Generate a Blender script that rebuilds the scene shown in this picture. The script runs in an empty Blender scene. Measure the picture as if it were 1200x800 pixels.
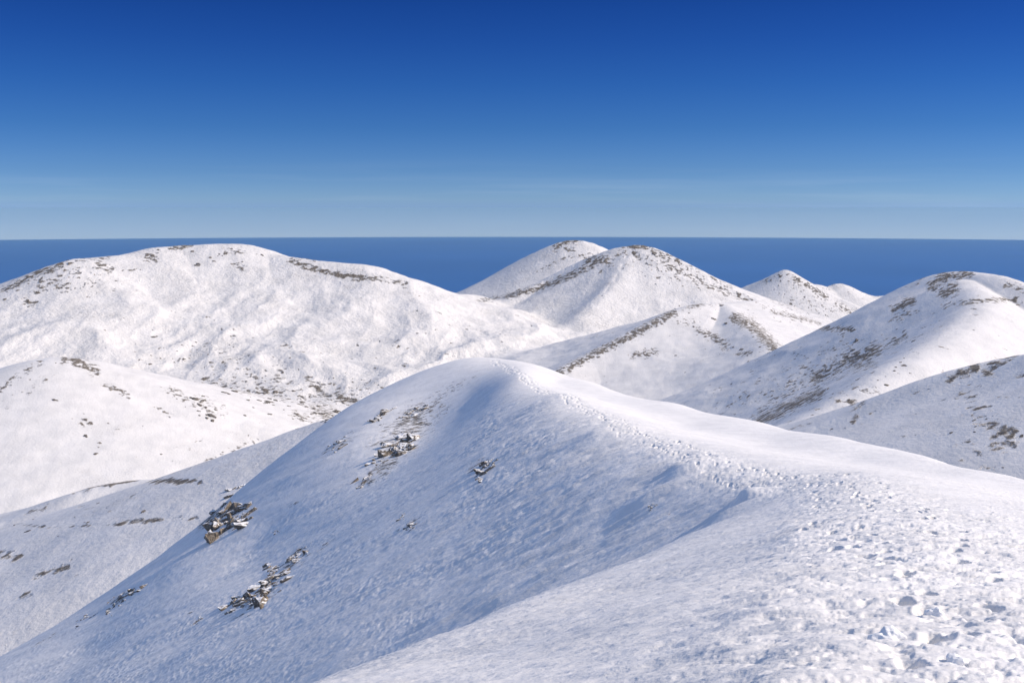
import bpy, math, random
import numpy as np
from math import radians, sin, cos, tan, atan, pi

random.seed(7)
rng = np.random.default_rng(11)
scene = bpy.context.scene
COL = scene.collection

# ------------------------------------------------------------------ camera
F = 1287.0                      # focal length in pixels of the 1200 px wide photograph
PITCH = math.atan((400 - 243) / F)
SEA = -2250.0                   # the camera stands about 2250 m above the sea
cam_data = bpy.data.cameras.new("camera")
cam_data.sensor_width = 36.0
cam_data.lens = F / 1200 * 36.0
cam_data.clip_start = 0.1
cam_data.clip_end = 2.0e6
cam = bpy.data.objects.new("camera", cam_data)
COL.objects.link(cam)
cam.location = (0, 0, 0)
cam.rotation_euler = (pi / 2 - PITCH, 0, 0)
scene.camera = cam

# ------------------------------------------------------------------ sun and sky
SUN_AZ = radians(87)           # clockwise from the viewing direction
SUN_EL = radians(35.5)
sd = bpy.data.lights.new("sun", 'SUN')
sd.energy = 3.15
sd.angle = radians(0.53)
sd.color = (1.0, 0.86, 0.70)
sun = bpy.data.objects.new("sun", sd)
COL.objects.link(sun)
sdir = (sin(SUN_AZ) * cos(SUN_EL), cos(SUN_AZ) * cos(SUN_EL), sin(SUN_EL))
from mathutils import Vector, Matrix
sun.rotation_euler = Vector(sdir).to_track_quat('Z', 'Y').to_euler()

world = bpy.data.worlds.new("World")
scene.world = world
world.use_nodes = True
nt = world.node_tree
bg = nt.nodes['Background']
sky = nt.nodes.new('ShaderNodeTexSky')
sky.sky_type = 'NISHITA'
sky.sun_disc = False
sky.sun_elevation = SUN_EL
sky.sun_rotation = SUN_AZ
sky.altitude = 2250
sky.air_density = 1.0
sky.dust_density = 0.3
sky.ozone_density = 3.0
tcw = nt.nodes.new('ShaderNodeTexCoord')
sxyz = nt.nodes.new('ShaderNodeSeparateXYZ')
nt.links.new(tcw.outputs['Generated'], sxyz.inputs[0])
mr_ = nt.nodes.new('ShaderNodeMapRange')              # height above the horizon, -0.03 .. 0.47
mr_.inputs['From Min'].default_value = -0.03; mr_.inputs['From Max'].default_value = 0.47
nt.links.new(sxyz.outputs['Z'], mr_.inputs['Value'])
rp = nt.nodes.new('ShaderNodeValToRGB')               # dry, very clear, polarised winter air
TINT = [(0.012, (0.330, 0.405, 0.680)), (0.035, (0.235, 0.320, 0.590)), (0.058, (0.155, 0.245, 0.500)), (0.073, (0.160, 0.250, 0.455)), (0.125, (0.112, 0.200, 0.385)), (0.2, (0.068, 0.158, 0.332)), (0.275, (0.044, 0.130, 0.312)), (0.347, (0.031, 0.105, 0.288)), (0.43, (0.021, 0.083, 0.252)), (0.6, (0.2, 0.3, 0.5)), (1.0, (1.42, 1.15, 0.98))]
while len(rp.color_ramp.elements) < len(TINT): rp.color_ramp.elements.new(0.5)
for e_, (p_, c_) in zip(rp.color_ramp.elements, TINT):
    e_.position = p_; e_.color = (*c_, 1)
nt.links.new(mr_.outputs[0], rp.inputs['Fac'])
mxw = nt.nodes.new('ShaderNodeMix'); mxw.data_type = 'RGBA'; mxw.blend_type = 'MULTIPLY'
mxw.inputs['Factor'].default_value = 1.0
nt.links.new(sky.outputs[0], mxw.inputs['A']); nt.links.new(rp.outputs[0], mxw.inputs['B'])
mpw = nt.nodes.new('ShaderNodeMapping'); mpw.inputs['Scale'].default_value = (2.2, 2.2, 55.0)
nt.links.new(tcw.outputs['Generated'], mpw.inputs['Vector'])
nsw = nt.nodes.new('ShaderNodeTexNoise'); nsw.inputs['Scale'].default_value = 2.0; nsw.inputs['Detail'].default_value = 6.0; nsw.inputs['Roughness'].default_value = 0.6
nt.links.new(mpw.outputs[0], nsw.inputs['Vector'])
wr = nt.nodes.new('ShaderNodeMapRange'); wr.inputs['From Min'].default_value = 0.5; wr.inputs['From Max'].default_value = 0.8; wr.inputs['To Max'].default_value = 0.10
nt.links.new(nsw.outputs['Fac'], wr.inputs['Value'])
wm = nt.nodes.new('ShaderNodeMapRange'); wm.interpolation_type = 'SMOOTHSTEP'   # thin cirrus lies low over the sea
wm.inputs['From Min'].default_value = 0.075; wm.inputs['From Max'].default_value = 0.16; wm.inputs['To Min'].default_value = 1.0; wm.inputs['To Max'].default_value = 0.0
nt.links.new(mr_.outputs[0], wm.inputs['Value'])
wx_ = nt.nodes.new('ShaderNodeMath'); wx_.operation = 'MULTIPLY'
nt.links.new(wr.outputs[0], wx_.inputs[0]); nt.links.new(wm.outputs[0], wx_.inputs[1])
mxc = nt.nodes.new('ShaderNodeMix'); mxc.data_type = 'RGBA'
nt.links.new(wx_.outputs[0], mxc.inputs['Factor']); nt.links.new(mxw.outputs['Result'], mxc.inputs['A']); mxc.inputs['B'].default_value = (3.2, 3.6, 4.2, 1)
nt.links.new(mxc.outputs['Result'], bg.inputs['Color'])
bg.inputs['Strength'].default_value = 0.15

scene.view_settings.view_transform = 'Standard'
scene.view_settings.look = 'None'
scene.view_settings.gamma = 1.0
scene.view_settings.exposure = 0.6
scene.cycles.use_denoising = True
scene.cycles.max_bounces = 5
scene.cycles.diffuse_bounces = 3
scene.cycles.volume_bounces = 0
try:
    scene.cycles.denoiser = 'OPENIMAGEDENOISE'
except Exception:
    pass

# ------------------------------------------------------------------ helpers
cp, sp = cos(PITCH), sin(PITCH)

def ray(px, py):
    """photo pixel -> (theta, slope): heading from straight ahead, and height per metre of ground distance"""
    x = px - 600.0
    up = 400.0 - py
    Y = F * cp + up * sp
    Z = -F * sp + up * cp
    r = math.hypot(x, Y)
    return math.atan2(x, Y), Z / r

def at(px, py, d):
    t, e = ray(px, py)
    return (d * sin(t), d * cos(t), d * e)

def project(X, Y, Z):
    yc = Y * cp - Z * sp
    zc = Y * sp + Z * cp
    yc = np.maximum(yc, 1e-3)
    return 600 + F * X / yc, 400 - F * zc / yc

PERM = np.random.default_rng(5).permutation(4096).astype(np.int64)
GA = np.random.default_rng(6).uniform(0, 2 * pi, 4096)
GX, GY = np.cos(GA).astype(np.float32), np.sin(GA).astype(np.float32)

def gnoise(x, y, seed=0):
    xi = np.floor(x).astype(np.int64); yi = np.floor(y).astype(np.int64)
    fx = (x - xi).astype(np.float32); fy = (y - yi).astype(np.float32)
    u = fx * fx * fx * (fx * (fx * 6 - 15) + 10)
    v = fy * fy * fy * (fy * (fy * 6 - 15) + 10)
    def g(ix, iy, dx, dy):
        h = PERM[(PERM[(ix + seed * 131) & 4095] + iy + seed * 57) & 4095]
        return GX[h] * dx + GY[h] * dy
    a = g(xi, yi, fx, fy); b = g(xi + 1, yi, fx - 1, fy)
    c = g(xi, yi + 1, fx, fy - 1); d = g(xi + 1, yi + 1, fx - 1, fy - 1)
    return ((a + u * (b - a)) + v * ((c + u * (d - c)) - (a + u * (b - a)))) * 1.5   # about -1..1

def fbm(x, y, octaves=4, seed=0, gain=0.5, lac=2.03, ridged=False):
    s = 0; a = 1.0; tot = 0
    for o in range(octaves):
        n = gnoise(x, y, seed + o * 7)
        if ridged:
            n = 1 - 2 * np.abs(n)
        s = s + a * n
        tot += a
        a *= gain
        x, y = x * lac * 0.88 - y * lac * 0.475 + 3.7, x * lac * 0.475 + y * lac * 0.88 + 9.1
    return s / tot

def sstep(a, b, x):
    t = np.clip((x - a) / (b - a), 0, 1)
    return t * t * (3 - 2 * t)

# ------------------------------------------------------------------ polar grid
HALF = radians(29.5)
NC = 1320
dense = np.linspace(-HALF, HALF, NC)
side = HALF + (pi - HALF) * (np.linspace(0, 1, 110)[1:] ** 1.8)
theta = np.concatenate([-side[::-1][1:], dense, side])       # open interval, closed by wrap (side[-1] == pi)
r_a = np.exp(np.linspace(math.log(0.25), math.log(3.0), 60, endpoint=False))
r_b = np.exp(np.linspace(math.log(3.0), math.log(420.0), 1500, endpoint=False))
r_c = np.exp(np.linspace(math.log(420.0), math.log(7600.0), 960, endpoint=False))
r_d = np.exp(np.linspace(math.log(7600.0), math.log(20000.0), 60))
R = np.concatenate([r_a, r_b, r_c, r_d])
NR, NT = len(R), len(theta)
ST, CT = np.sin(theta), np.cos(theta)
X = np.outer(R, ST); Y = np.outer(R, CT)
nfg = int(np.searchsorted(R, 650.0))

# ------------------------------------------------------------------ foreground ridge: smooth surface through surveyed points
P = []
def p(px, py, d): P.append(at(px, py, d))
def w(x, y, z): P.append((x, y, z))
w(0, 0, -1.72); w(1.5, 0, -1.75); w(-2.5, 0, -2.2); w(4, 0, -2.5); w(0, -4, -1.6); w(0, -20, -1.8); w(-20, -18, -9); w(20, -18, -6); w(-12, 0, -5.5); w(14, 0, -5.6)
w(0, -150, -30); w(-120, -100, -80); w(120, -100, -70); w(-35, 12, -17); w(35, 10, -14); w(-90, 30, -58); w(90, 20, -48)
# near dome
for a in [(1200,800,5.9),(1000,800,5.5),(850,800,5.9),(700,800,6.8),(600,800,7.7),(500,800,8.9),(400,800,11.3),
          (1200,700,10.2),(1000,700,9.3),(800,700,11.2),(700,740,9.9),(600,760,10.8),(550,780,10.4),
          (1200,640,17.6),(1000,640,15.6),(900,660,15.5),(1000,605,23),(1200,602,29),(1100,590,32),
          (700,700,18.5),(800,650,24),(900,610,32),
          (380,799,12.0),(500,748,16),(600,709,20.5),(700,672,27),(800,628,38),(880,592,46),
          (1000,575,35),(1000,555,47),(1100,560,56),(1200,582,46)]: p(*a)
# track along the crest
for a in [(940,568,48),(860,556,60),(780,527,76),(720,495,101),(660,462,140),(610,437,190),(580,425,228)]: p(*a)
# right skyline
SKY_R = [(1300,588,72),(1200,567,84),(1100,544,104),(1000,522,127),(900,501,152),(800,477,182),(700,451,216),(650,437,238),(600,426,250),(570,420,250)]
for a in SKY_R: p(*a)
for a in SKY_R:
    x, y, z = at(*a); k = 1.3
    w(x * k, y * k, z - 0.42 * a[2] * (k - 1) - 2.5); k = 1.9
    w(x * k, y * k, z - 0.52 * a[2] * (k - 1))
# left skyline of the shaded face
SKY_L = [(540,424,256),(500,440,262),(450,468,270),(400,500,272),(350,537,270),(300,575,266),(250,617,260),(200,655,254),(150,690,249),(100,722,245),(50,752,242),(0,782,240),(-80,830,236),(-160,885,232)]
for a in SKY_L: p(*a)
for a in SKY_L:
    x, y, z = at(*a); k = 1.25
    w(x * k, y * k, z - 0.62 * a[2] * (k - 1) - 3)
    k = 1.8
    w(x * k, y * k, z - 0.62 * a[2] * (k - 1) - 6)
# the face itself
for px_, py_ in [(800,597),(800,580),(700,640),(700,600),(700,560),(650,520),(650,570),(600,660),(600,600),(600,540),(600,490),
          (550,470),(550,510),(500,740),(500,690),(500,620),(500,560),(500,500),(450,600),(450,680),
          (400,790),(400,720),(400,650),(300,790),(300,700),(300,640),
          (200,790),(200,730),(100,790),(250,690),(100,760),(0,860),(-100,950),(200,880),(400,900)]:
    t_, e_ = ray(px_, py_)
    q_ = tan(t_)
    yy_ = 17.0 / max(0.05, -e_ / cos(t_) - 0.0675 + 0.58 * q_)
    p(px_, py_, min(yy_ / cos(t_), 232))
for a in [(900,522,108),(1000,541,88),(800,500,128),(750,480,150),(700,468,165),(1100,556,74),(1200,573,64),(650,450,195),(850,515,108)]: p(*a)
# hidden hollow between the near shoulder and the face
for a in [(700,682,37),(600,724,32),(500,768,25),(400,835,21),(800,636,45)]: p(*a)
for a in np.linspace(-pi, pi, 17)[:-1]:
    w(700 * sin(a), 700 * cos(a), -395); 
P = np.array(P)

def lmap(x, y):
    r = np.hypot(x, y) + 1e-9
    k = np.log1p(r / 6.0) / r
    return x * k, y * k

def tps_fit(P, lam=0.0025):
    u, v = lmap(P[:, 0], P[:, 1])
    g = P[:, 2] / (np.hypot(P[:, 0], P[:, 1]) + 6.0)
    n = len(P)
    d2 = (u[:, None] - u) ** 2 + (v[:, None] - v) ** 2
    K = 0.5 * d2 * np.log(d2 + 1e-12) + lam * np.eye(n)
    A = np.zeros((n + 3, n + 3)); A[:n, :n] = K
    Q = np.stack([np.ones(n), u, v], 1); A[:n, n:] = Q; A[n:, :n] = Q.T
    c = np.linalg.solve(A, np.concatenate([g, [0, 0, 0]]))
    return u, v, c
TU, TV, TC = tps_fit(P)

def fg_height(x, y):
    """evaluated on a coarse set, x y any shape"""
    u, v = lmap(x, y)
    out = TC[-3] + TC[-2] * u + TC[-1] * v
    for i in range(len(TU)):
        d2 = (u - TU[i]) ** 2 + (v - TV[i]) ** 2
        out = out + TC[i] * 0.5 * d2 * np.log(d2 + 1e-12)
    return out * (np.hypot(x, y) + 6.0)

# evaluate on every 6th row / 5th column of the grid, then bicubic-ish (linear on smooth data, twice smoothed) interpolation
def interp_grid(rows, cols, Zc, rows_f, cols_f):
    # Catmull-Rom along both axes
    def cr(xs, V, xq):
        i = np.clip(np.searchsorted(xs, xq, side='right') - 1, 0, len(xs) - 2)
        t = ((xq - xs[i]) / (xs[i + 1] - xs[i]))
        m = np.gradient(V, xs, axis=0)
        h = (xs[i + 1] - xs[i])
        t = t.reshape(-1, 1); h = h.reshape(-1, 1)
        return ((2*t**3 - 3*t**2 + 1) * V[i] + (t**3 - 2*t**2 + t) * h * m[i] + (-2*t**3 + 3*t**2) * V[i+1] + (t**3 - t**2) * h * m[i+1])
    A = cr(rows, Zc, rows_f)
    return cr(cols, A.T, cols_f).T
ri = np.unique(np.concatenate([np.arange(0, nfg, 6), [nfg - 1]]))
ci = np.unique(np.concatenate([np.arange(0, NT, 5), [NT - 1]]))
Zc = fg_height(X[np.ix_(ri, ci)], Y[np.ix_(ri, ci)]) / (R[ri][:, None] + 6)
ZF = interp_grid(np.log(R[ri]), theta[ci], Zc, np.log(R[:nfg]), theta) * (R[:nfg][:, None] + 6)

# ------------------------------------------------------------------ hills behind, each grown from its own ridge lines
def prof(d, s, a, s1=0.56, L=260.0):
    """drop below the ridge line: rounded top, steep shoulder, flattening to slope s lower down"""
    q = np.sqrt(d * d + a * a) - a
    return s * q + max(0.0, s1 - s) * L * (1 - np.exp(-q / L))

HILLS = [
 # name, ridges [(px,py,distance)...], slope, rounding radius, noise amplitude
 ("valley_floor", [], 0, 0, 0),
 ("broad_mountain", [[(-260,430,3000),(-120,385,3100),(-40,356,3200),(0,342,3250),(30,330,3300),(60,318,3300),(85,305,3300),(110,302,3350),(150,298,3400),(180,291,3450),(210,288,3500),(250,286,3500),(280,286,3500),(300,290,3500),(320,298,3450),(345,302,3400),(400,308,3350),(430,311,3350),(460,324,3400),(490,336,3500),(515,343,3600),(550,345,3800)]], 0.16, 50, 24, 0.5, 400),
 ("rear_peak", [[(540,348,4700),(580,325,4700),(610,306,4650),(640,291,4600),(665,282,4600),(690,284,4600),(720,300,4600),(760,330,4600)]], 0.3, 30, 9, 0.68, 350),
 ("twin_peak", [[(575,362,3750),(610,343,3850),(640,328,3950),(680,308,4000),(715,293,4000),(738,288,4000),(760,289,4000),(800,308,3950),(840,329,3900),(880,348,3850),(920,362,3800)],
                [(738,290,3990),(720,330,3700),(680,370,3400)]], 0.18, 30, 18, 0.64, 420),
 ("cone_hill", [[(840,352,6000),(868,338,6000),(893,328,6000),(914,318,6000),(921,316,6000),(928,319,6000),(945,331,6000),(962,340,5950),(1000,356,5900)]], 0.35, 12, 12, 0.66, 300),
 ("distant_hill", [[(940,338,6700),(956,333,6750),(970,336,6800),(985,332,6850),(1003,340,6900),(1025,347,6900),(1050,345,7000),(1075,350,7000)]], 0.35, 25, 12, 0.6, 250),
 ("rocky_hill", [[(610,462,2250),(650,438,2300),(690,416,2400),(740,391,2500),(780,369,2600),(815,357,2700),(850,355,2800),(885,352,2900),(905,357,3000),(940,374,3050),(1000,384,3100)],
                 [(850,357,2750),(880,385,2500),(905,405,2300)]], 0.22, 22, 16, 0.5, 200),
 ("right_mountain", [[(1400,372,1560),(1280,345,1580),(1200,334,1610),(1170,323,1650),(1140,319,1700),(1112,319,1730),(1090,326,1760),(1060,342,1800),(1040,353,1830),(1000,375,1880),(960,398,1930),(900,430,2000),(840,459,2060),(780,485,2120)],
                     [(1130,328,1640),(1150,350,1500),(1130,378,1380),(1100,402,1270),(1060,425,1170),(1010,458,1080),(950,495,1000),(890,530,930)]], 0.40, 30, 14, 0.72, 240),
 ("near_spur", [[(1420,380,800),(1300,398,850),(1200,416,880),(1150,427,880),(1100,442,880),(1050,463,870),(1000,485,860),(950,505,850),(880,540,830)]], 0.38, 14, 7, 0.6, 60),
 ("left_dome", [[(-200,520,1700),(-80,478,1800),(0,444,1900),(20,431,1900),(50,421,1900),(80,420,1900),(110,429,1880),(150,441,1850),(200,461,1800),(250,484,1750),(320,507,1700),(380,530,1650)],
                ], 0.27, 40, 9, 0.42, 130),
 ("rocky_knoll", [[(130,420,2700),(190,434,2600),(250,446,2500),(320,462,2400),(400,484,2300),(460,500,2250)]], 0.24, 30, 26, 0.4, 60),
 ("low_shoulder", [[(-300,720,800),(-120,660,850),(-50,635,880),(0,616,900),(50,598,900),(100,576,900),(150,564,900),(200,563,880),(240,566,860),(300,575,830)],
                   [(180,590,700),(220,567,680),(260,549,660),(300,531,640),(340,515,620),(380,499,600),(430,482,580),(500,470,560)]], 0.36, 12, 10, 0.42, 60),
]
c0 = 0
Xh = X; Yh = Y
rr = np.broadcast_to(R[:, None], X.shape)
base_r = [0, 400, 700, 1200, 2000, 2900, 3600, 4600, 6000, 8000, 12000, 16000, 20000]
base_z = [-600, -420, -360, -420, -455, -480, -545, -700, -950, -1400, -2200, -2400, -2400]
zb = np.interp(R, base_r, base_z)
ih = int(np.searchsorted(R, 330.0))       # hills are only evaluated from here on
XH = X[ih:].astype(np.float32); YH = Y[ih:].astype(np.float32); RH = rr[ih:]
wx = fbm(XH / 700, YH / 700, 2, seed=40) * 90
wy = fbm(XH / 700, YH / 700, 2, seed=50) * 90
relief = fbm((XH + wx) / 480, (YH + wy) / 480, 4, seed=1, gain=0.42)
ridg = fbm((XH + wx) / 230, (YH + wy) / 420, 3, seed=3, gain=0.4, ridged=True)
fine = fbm((XH + wx) / 55, (YH + wy) / 55, 4, seed=9, gain=0.55)
ZH = np.broadcast_to(zb[ih:, None], XH.shape) + relief * 32 + 30 * fbm((XH + wx) / 190, (YH + wy) / 230, 4, seed=200, ridged=True) * sstep(1500, 2100, RH) * (1 - sstep(3000, 3600, RH))
HEIGHTS = [ZH.astype(np.float32)]
CREST = []                                # ground distance to the ridge line, per hill
for name, ridges, s, a, amp, s1, L in HILLS[1:]:
    best = np.full(XH.shape, -1e5, np.float32); dbest = np.full(XH.shape, 1e5, np.float32)
    allr = []
    for rd in ridges:
        best = np.full(XH.shape, -1e5, np.float32)
        pts = np.array([at(*q) for q in rd])
        # resample with a Catmull-Rom curve so that the ridge line is smooth
        t = np.arange(len(pts)); tq = np.linspace(0, len(pts) - 1, (len(pts) - 1) * 3 + 1)
        m = np.gradient(pts, axis=0)
        i = np.clip(tq.astype(int), 0, len(pts) - 2); u = (tq - i)[:, None]
        pts = ((2*u**3-3*u**2+1)*pts[i] + (u**3-2*u**2+u)*m[i] + (-2*u**3+3*u**2)*pts[i+1] + (u**3-u**2)*m[i+1]).astype(np.float32)
        for A, B in zip(pts[:-1], pts[1:]):
            dx, dy = B[0] - A[0], B[1] - A[1]
            L2 = dx * dx + dy * dy + 1e-6
            L1 = math.sqrt(L2); g_ = float(np.clip((B[2] - A[2]) / L1, -0.3, 0.3))
            perp = np.abs((XH - A[0]) * dy - (YH - A[1]) * dx) / L1
            tt = ((XH - A[0]) * dx + (YH - A[1]) * dy) / L2 + perp * (g_ / math.sqrt(0.42 ** 2 - g_ ** 2) / L1)
            tt = np.clip(tt, 0, 1)
            dd = np.hypot(XH - A[0] - tt * dx, YH - A[1] - tt * dy)
            z = A[2] + tt * (B[2] - A[2]) - prof(dd, s, a, s1, L)
            np.maximum(best, z, out=best); np.minimum(dbest, dd, out=dbest)
        allr.append(best)
    best = allr[0]
    for q in allr[1:]:
        best = np.maximum(best, q) + 16.0 * np.log1p(np.exp(-np.abs(best - q) / 16.0)) * sstep(20, 120, dbest)
    k = (dbest / (dbest + 330)) ** 1.3
    best = best + amp * k * (relief * 2.0 + ridg * 1.3 + fine * 0.14) + 0.12 * amp * fine
    HEIGHTS.append(best); CREST.append(dbest)
OWN = np.zeros(XH.shape, np.int8); top = HEIGHTS[0].copy(); Zs = HEIGHTS[0].copy()
K = 9.0
for i, h in enumerate(HEIGHTS[1:], 1):
    m = h > top
    OWN[m] = i; np.maximum(top, h, out=top)
    kk = K if HILLS[i][0] not in ("near_spur", "low_shoulder") else 5.0
    mx = np.maximum(Zs, h)
    Zs = mx + kk * np.log1p(np.exp(-np.abs(Zs - h) / kk))
ZH = Zs
slope_noise = fine
Z = np.empty(X.shape); Z[ih:] = ZH
OWNER = np.zeros(X.shape, np.int8) - 1; OWNER[ih:] = OWN
Z[:ih] = ZF[:ih]
fgpart = ZF[ih:nfg]
m = fgpart > Z[ih:nfg]
Z[ih:nfg] = np.where(m, fgpart, Z[ih:nfg])
OWNER[ih:nfg][m] = -1

# ------------------------------------------------------------------ foreground relief
nf = nfg
x = X[:nf]; y = Y[:nf]; r = rr[:nf]
isfg = (OWNER[:nf] < 0)
x_c = np.interp(y, [-20, 0, 10, 48, 87, 120, 165, 212, 252, 400], [1, 1, 3.2, 12, 11.2, 9.5, 6.5, 1.5, -6, -20])     # the crest line
left = x_c - x
def pxmask(px0, py0, w_, h_, ang=0):
    PX, PY = project(x, y, Z[:nf])
    a = radians(ang); dx = PX - px0; dy = PY - py0
    u = dx * cos(a) - dy * sin(a); v = dx * sin(a) + dy * cos(a)
    return np.exp(-(u / w_) ** 2 - (v / h_) ** 2)
lod = lambda size: sstep(1.0, 3.0, size / (r * 0.0009))                # fade what is finer than the mesh
# wind-carved snow: long low tongues along the wind (across the ridge), sharper on the lee face
warp = fbm(x / 11, y / 9, 2, seed=71) * 1.2
yy = y + 0.09 * x + warp
s1 = fbm(x / 6.5, yy / 0.70, 3, seed=21, gain=0.6)
s2 = fbm(x / 1.7, yy / 0.22, 3, seed=27, gain=0.6)
s3 = fbm(x / 9.0, yy / 3.0, 3, seed=33)
rough = fbm(x / 14, y / 14, 3, seed=60)
face = sstep(0, 10, left) * sstep(36, 52, r) * (1 - sstep(150, 240, r))
crestzone = np.exp(-((left - 6) / 9) ** 2) * sstep(40, 55, r) * (1 - sstep(120, 190, r))
A1 = 0.042 + 0.24 * face * (0.55 + 0.7 * rough) + 0.22 * crestzone
A1 = A1 * (1 - 0.6 * sstep(2, 12, -left))
s4 = fbm(x / 0.50, yy / 0.09, 3, seed=150, gain=0.6)
dz = 0.029 * s4 * lod(0.1) * (1 + np.clip(rough, -.6, 1)) + np.clip(A1, 0.01, 1) * s1 * lod(0.85) + (0.048 + 0.03 * face + 0.03 * crestzone) * s2 * lod(0.24) + 0.10 * s3 * (0.25 + face + crestzone) + 0.5 * fbm(x / 40, y / 40, 3, seed=80) * sstep(30, 90, r)
dz = dz + 0.7 * fbm(x / 30 , (y+0.4*x) / 18, 4, seed=85) * sstep(55, 140, r) * sstep(5, 40, left)   # ribs and gullies of the face
# ribs that carry the outcrops
trk = [(1, -6), (1.0, 0), (2.1, 4), (2.9, 7), (4.2, 11), (5.7, 17), (8.5, 27), (11.2, 38), (12.6, 48), (12.1, 60), (10.6, 76), (9.4, 101), (6.5, 140), (1.5, 190), (-3.6, 228)]
trk = np.array(trk)
tx = np.interp(y, trk[:, 1], trk[:, 0])
off = x - tx
wid = np.interp(y, [0, 5, 12, 25, 45, 90, 240], [2.2, 2.2, 2.4, 2.6, 2.4, 1.9, 1.6])
tramp = np.exp(-(np.abs(off - 0.25*wid) / wid) ** 3) * (y > -8)
lump = fbm(x / 0.26, y / 0.20, 4, seed=90, gain=0.55)
lump2 = fbm(x / 1.1, y / 0.8, 2, seed=95)
dz = dz * (1 - 0.45 * tramp * (r < 40))
lump3 = fbm(x / 0.13 + lump, y / 0.11, 3, seed=99, gain=0.6)
tnear = np.maximum(tramp, 0.8 * sstep(-0.6, 1.2, off) * (1 - sstep(3, 9, off)) * (1 - sstep(8, 16, r)))
dz = dz + tnear * (0.055 * (lump - 0.6 * np.abs(lump)) * lod(0.2) + 0.07 * lump2 + 0.012 * lump3 * lod(0.11)) + 0.07 * tramp * sstep(38, 70, r) * (1 - 0.6 * sstep(120, 200, r)) * fbm(x / 1.1, y / 1.9, 3, seed=210) + 0.02 * tramp + 0.03 * (1 + 1.6 * lump2) * np.exp(-((off + 0.55 * wid) / 0.45) ** 2) * sstep(3, 6, r) * (1 - sstep(20, 36, r))
Z[:nf] += np.where(isfg, dz * sstep(0.2, 1.0, r), 0)

# footprints: pressed into the snow along several walkers' lines
def stamp(cx, cy, ang, L, W, depth, rim):
    rc = math.hypot(cx, cy); tc = math.atan2(cx, cy)
    rad = L * 1.6
    i0, i1 = np.searchsorted(R, rc - rad), np.searchsorted(R, rc + rad)
    dt = rad / max(rc, 0.5)
    j0, j1 = np.searchsorted(theta, tc - dt), np.searchsorted(theta, tc + dt)
    if i1 - i0 < 2 or j1 - j0 < 2: return
    xs = X[i0:i1, j0:j1] - cx; ys = Y[i0:i1, j0:j1] - cy
    u = (xs * sin(ang) + ys * cos(ang)) / L; v = (xs * cos(ang) - ys * sin(ang)) / W
    q = np.sqrt(u * u + v * v)
    d = -depth * (1 - sstep(0.55, 1.0, q)) + rim * np.exp(-((q - 1.2) / 0.25) ** 2)
    Z[i0:i1, j0:j1] += d

lines = [(-0.15, 0.9), (0.35, 1.1), (0.8, 1.0), (1.35, 1.2)]
for li, (lo, sc_) in enumerate(lines):
    yy0 = 2.6 + random.random()
    side_ = 1
    while yy0 < 232:
        wloc = float(np.interp(yy0, [0, 5, 12, 25, 45, 90, 240], [2.2, 2.2, 2.4, 2.6, 2.4, 1.9, 1.6]))
        cx = float(np.interp(yy0, trk[:, 1], trk[:, 0])) + lo * wloc * 0.62 - 0.35 + 0.35 * math.sin(yy0 / 5.3 + li * 2) + side_ * 0.10 + random.gauss(0, 0.10)
        g = (float(np.interp(yy0 + 1, trk[:, 1], trk[:, 0])) - float(np.interp(yy0 - 1, trk[:, 1], trk[:, 0]))) / 2
        ang = math.atan(g) + random.gauss(0, 0.15)
        s_ = random.uniform(0.85, 1.2) * (1 + 0.35 * min(1, yy0 / 60) + 1.1 * min(1, max(0, yy0 - 60) / 120))
        if random.random() < (0.75 if yy0 < 30 else 0.85):
            stamp(cx, yy0, ang, 0.17 * s_, 0.085 * s_, random.uniform(0.03, 0.10) * (1 + 1.0 * min(1, yy0 / 50) + 0.6 * min(1, yy0 / 160)), random.uniform(0.0, 0.015))
        yy0 += random.uniform(0.42, 0.85) * (1 + 0.4 * min(1, yy0 / 60) + 1.6 * min(1, yy0 / 200)); side_ = -side_
# stray prints to the right of the track
for k in range(150):
    yy0 = random.uniform(4, 30)
    cx = float(np.interp(yy0, trk[:, 1], trk[:, 0])) + random.uniform(1.0, 4.5) + 0.05 * yy0
    stamp(cx, yy0, random.gauss(0.2, 0.6), 0.15, 0.08, random.uniform(0.01, 0.045), 0.01)

# drifted mounds and small scarps beside the crest
def mound(px0, py0, d, sx, sy, h, steep=1.0):
    cx, cy, _ = at(px0, py0, d)
    i0, i1 = np.searchsorted(R, math.hypot(cx, cy) - 4 * max(sx, sy)), np.searchsorted(R, math.hypot(cx, cy) + 4 * max(sx, sy))
    xs = X[i0:i1] - cx; ys = Y[i0:i1] - cy
    u = xs / sx; u = np.where(u < 0, u * steep, u)
    Z[i0:i1] += h * np.exp(-(u * u) - (ys / sy) ** 2)
mound(872, 574, 50, 1.1, 1.3, 0.60, 2.6)
mound(800, 548, 66, 2.4, 1.6, 0.5, 2.2)
mound(850, 590, 45, 2.4, 0.8, 0.42, 2.0)
mound(760, 560, 62, 3.0, 1.3, 0.32, 2.0)
mound(700, 520, 95, 3.5, 2.5, 0.45, 1.8)

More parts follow.
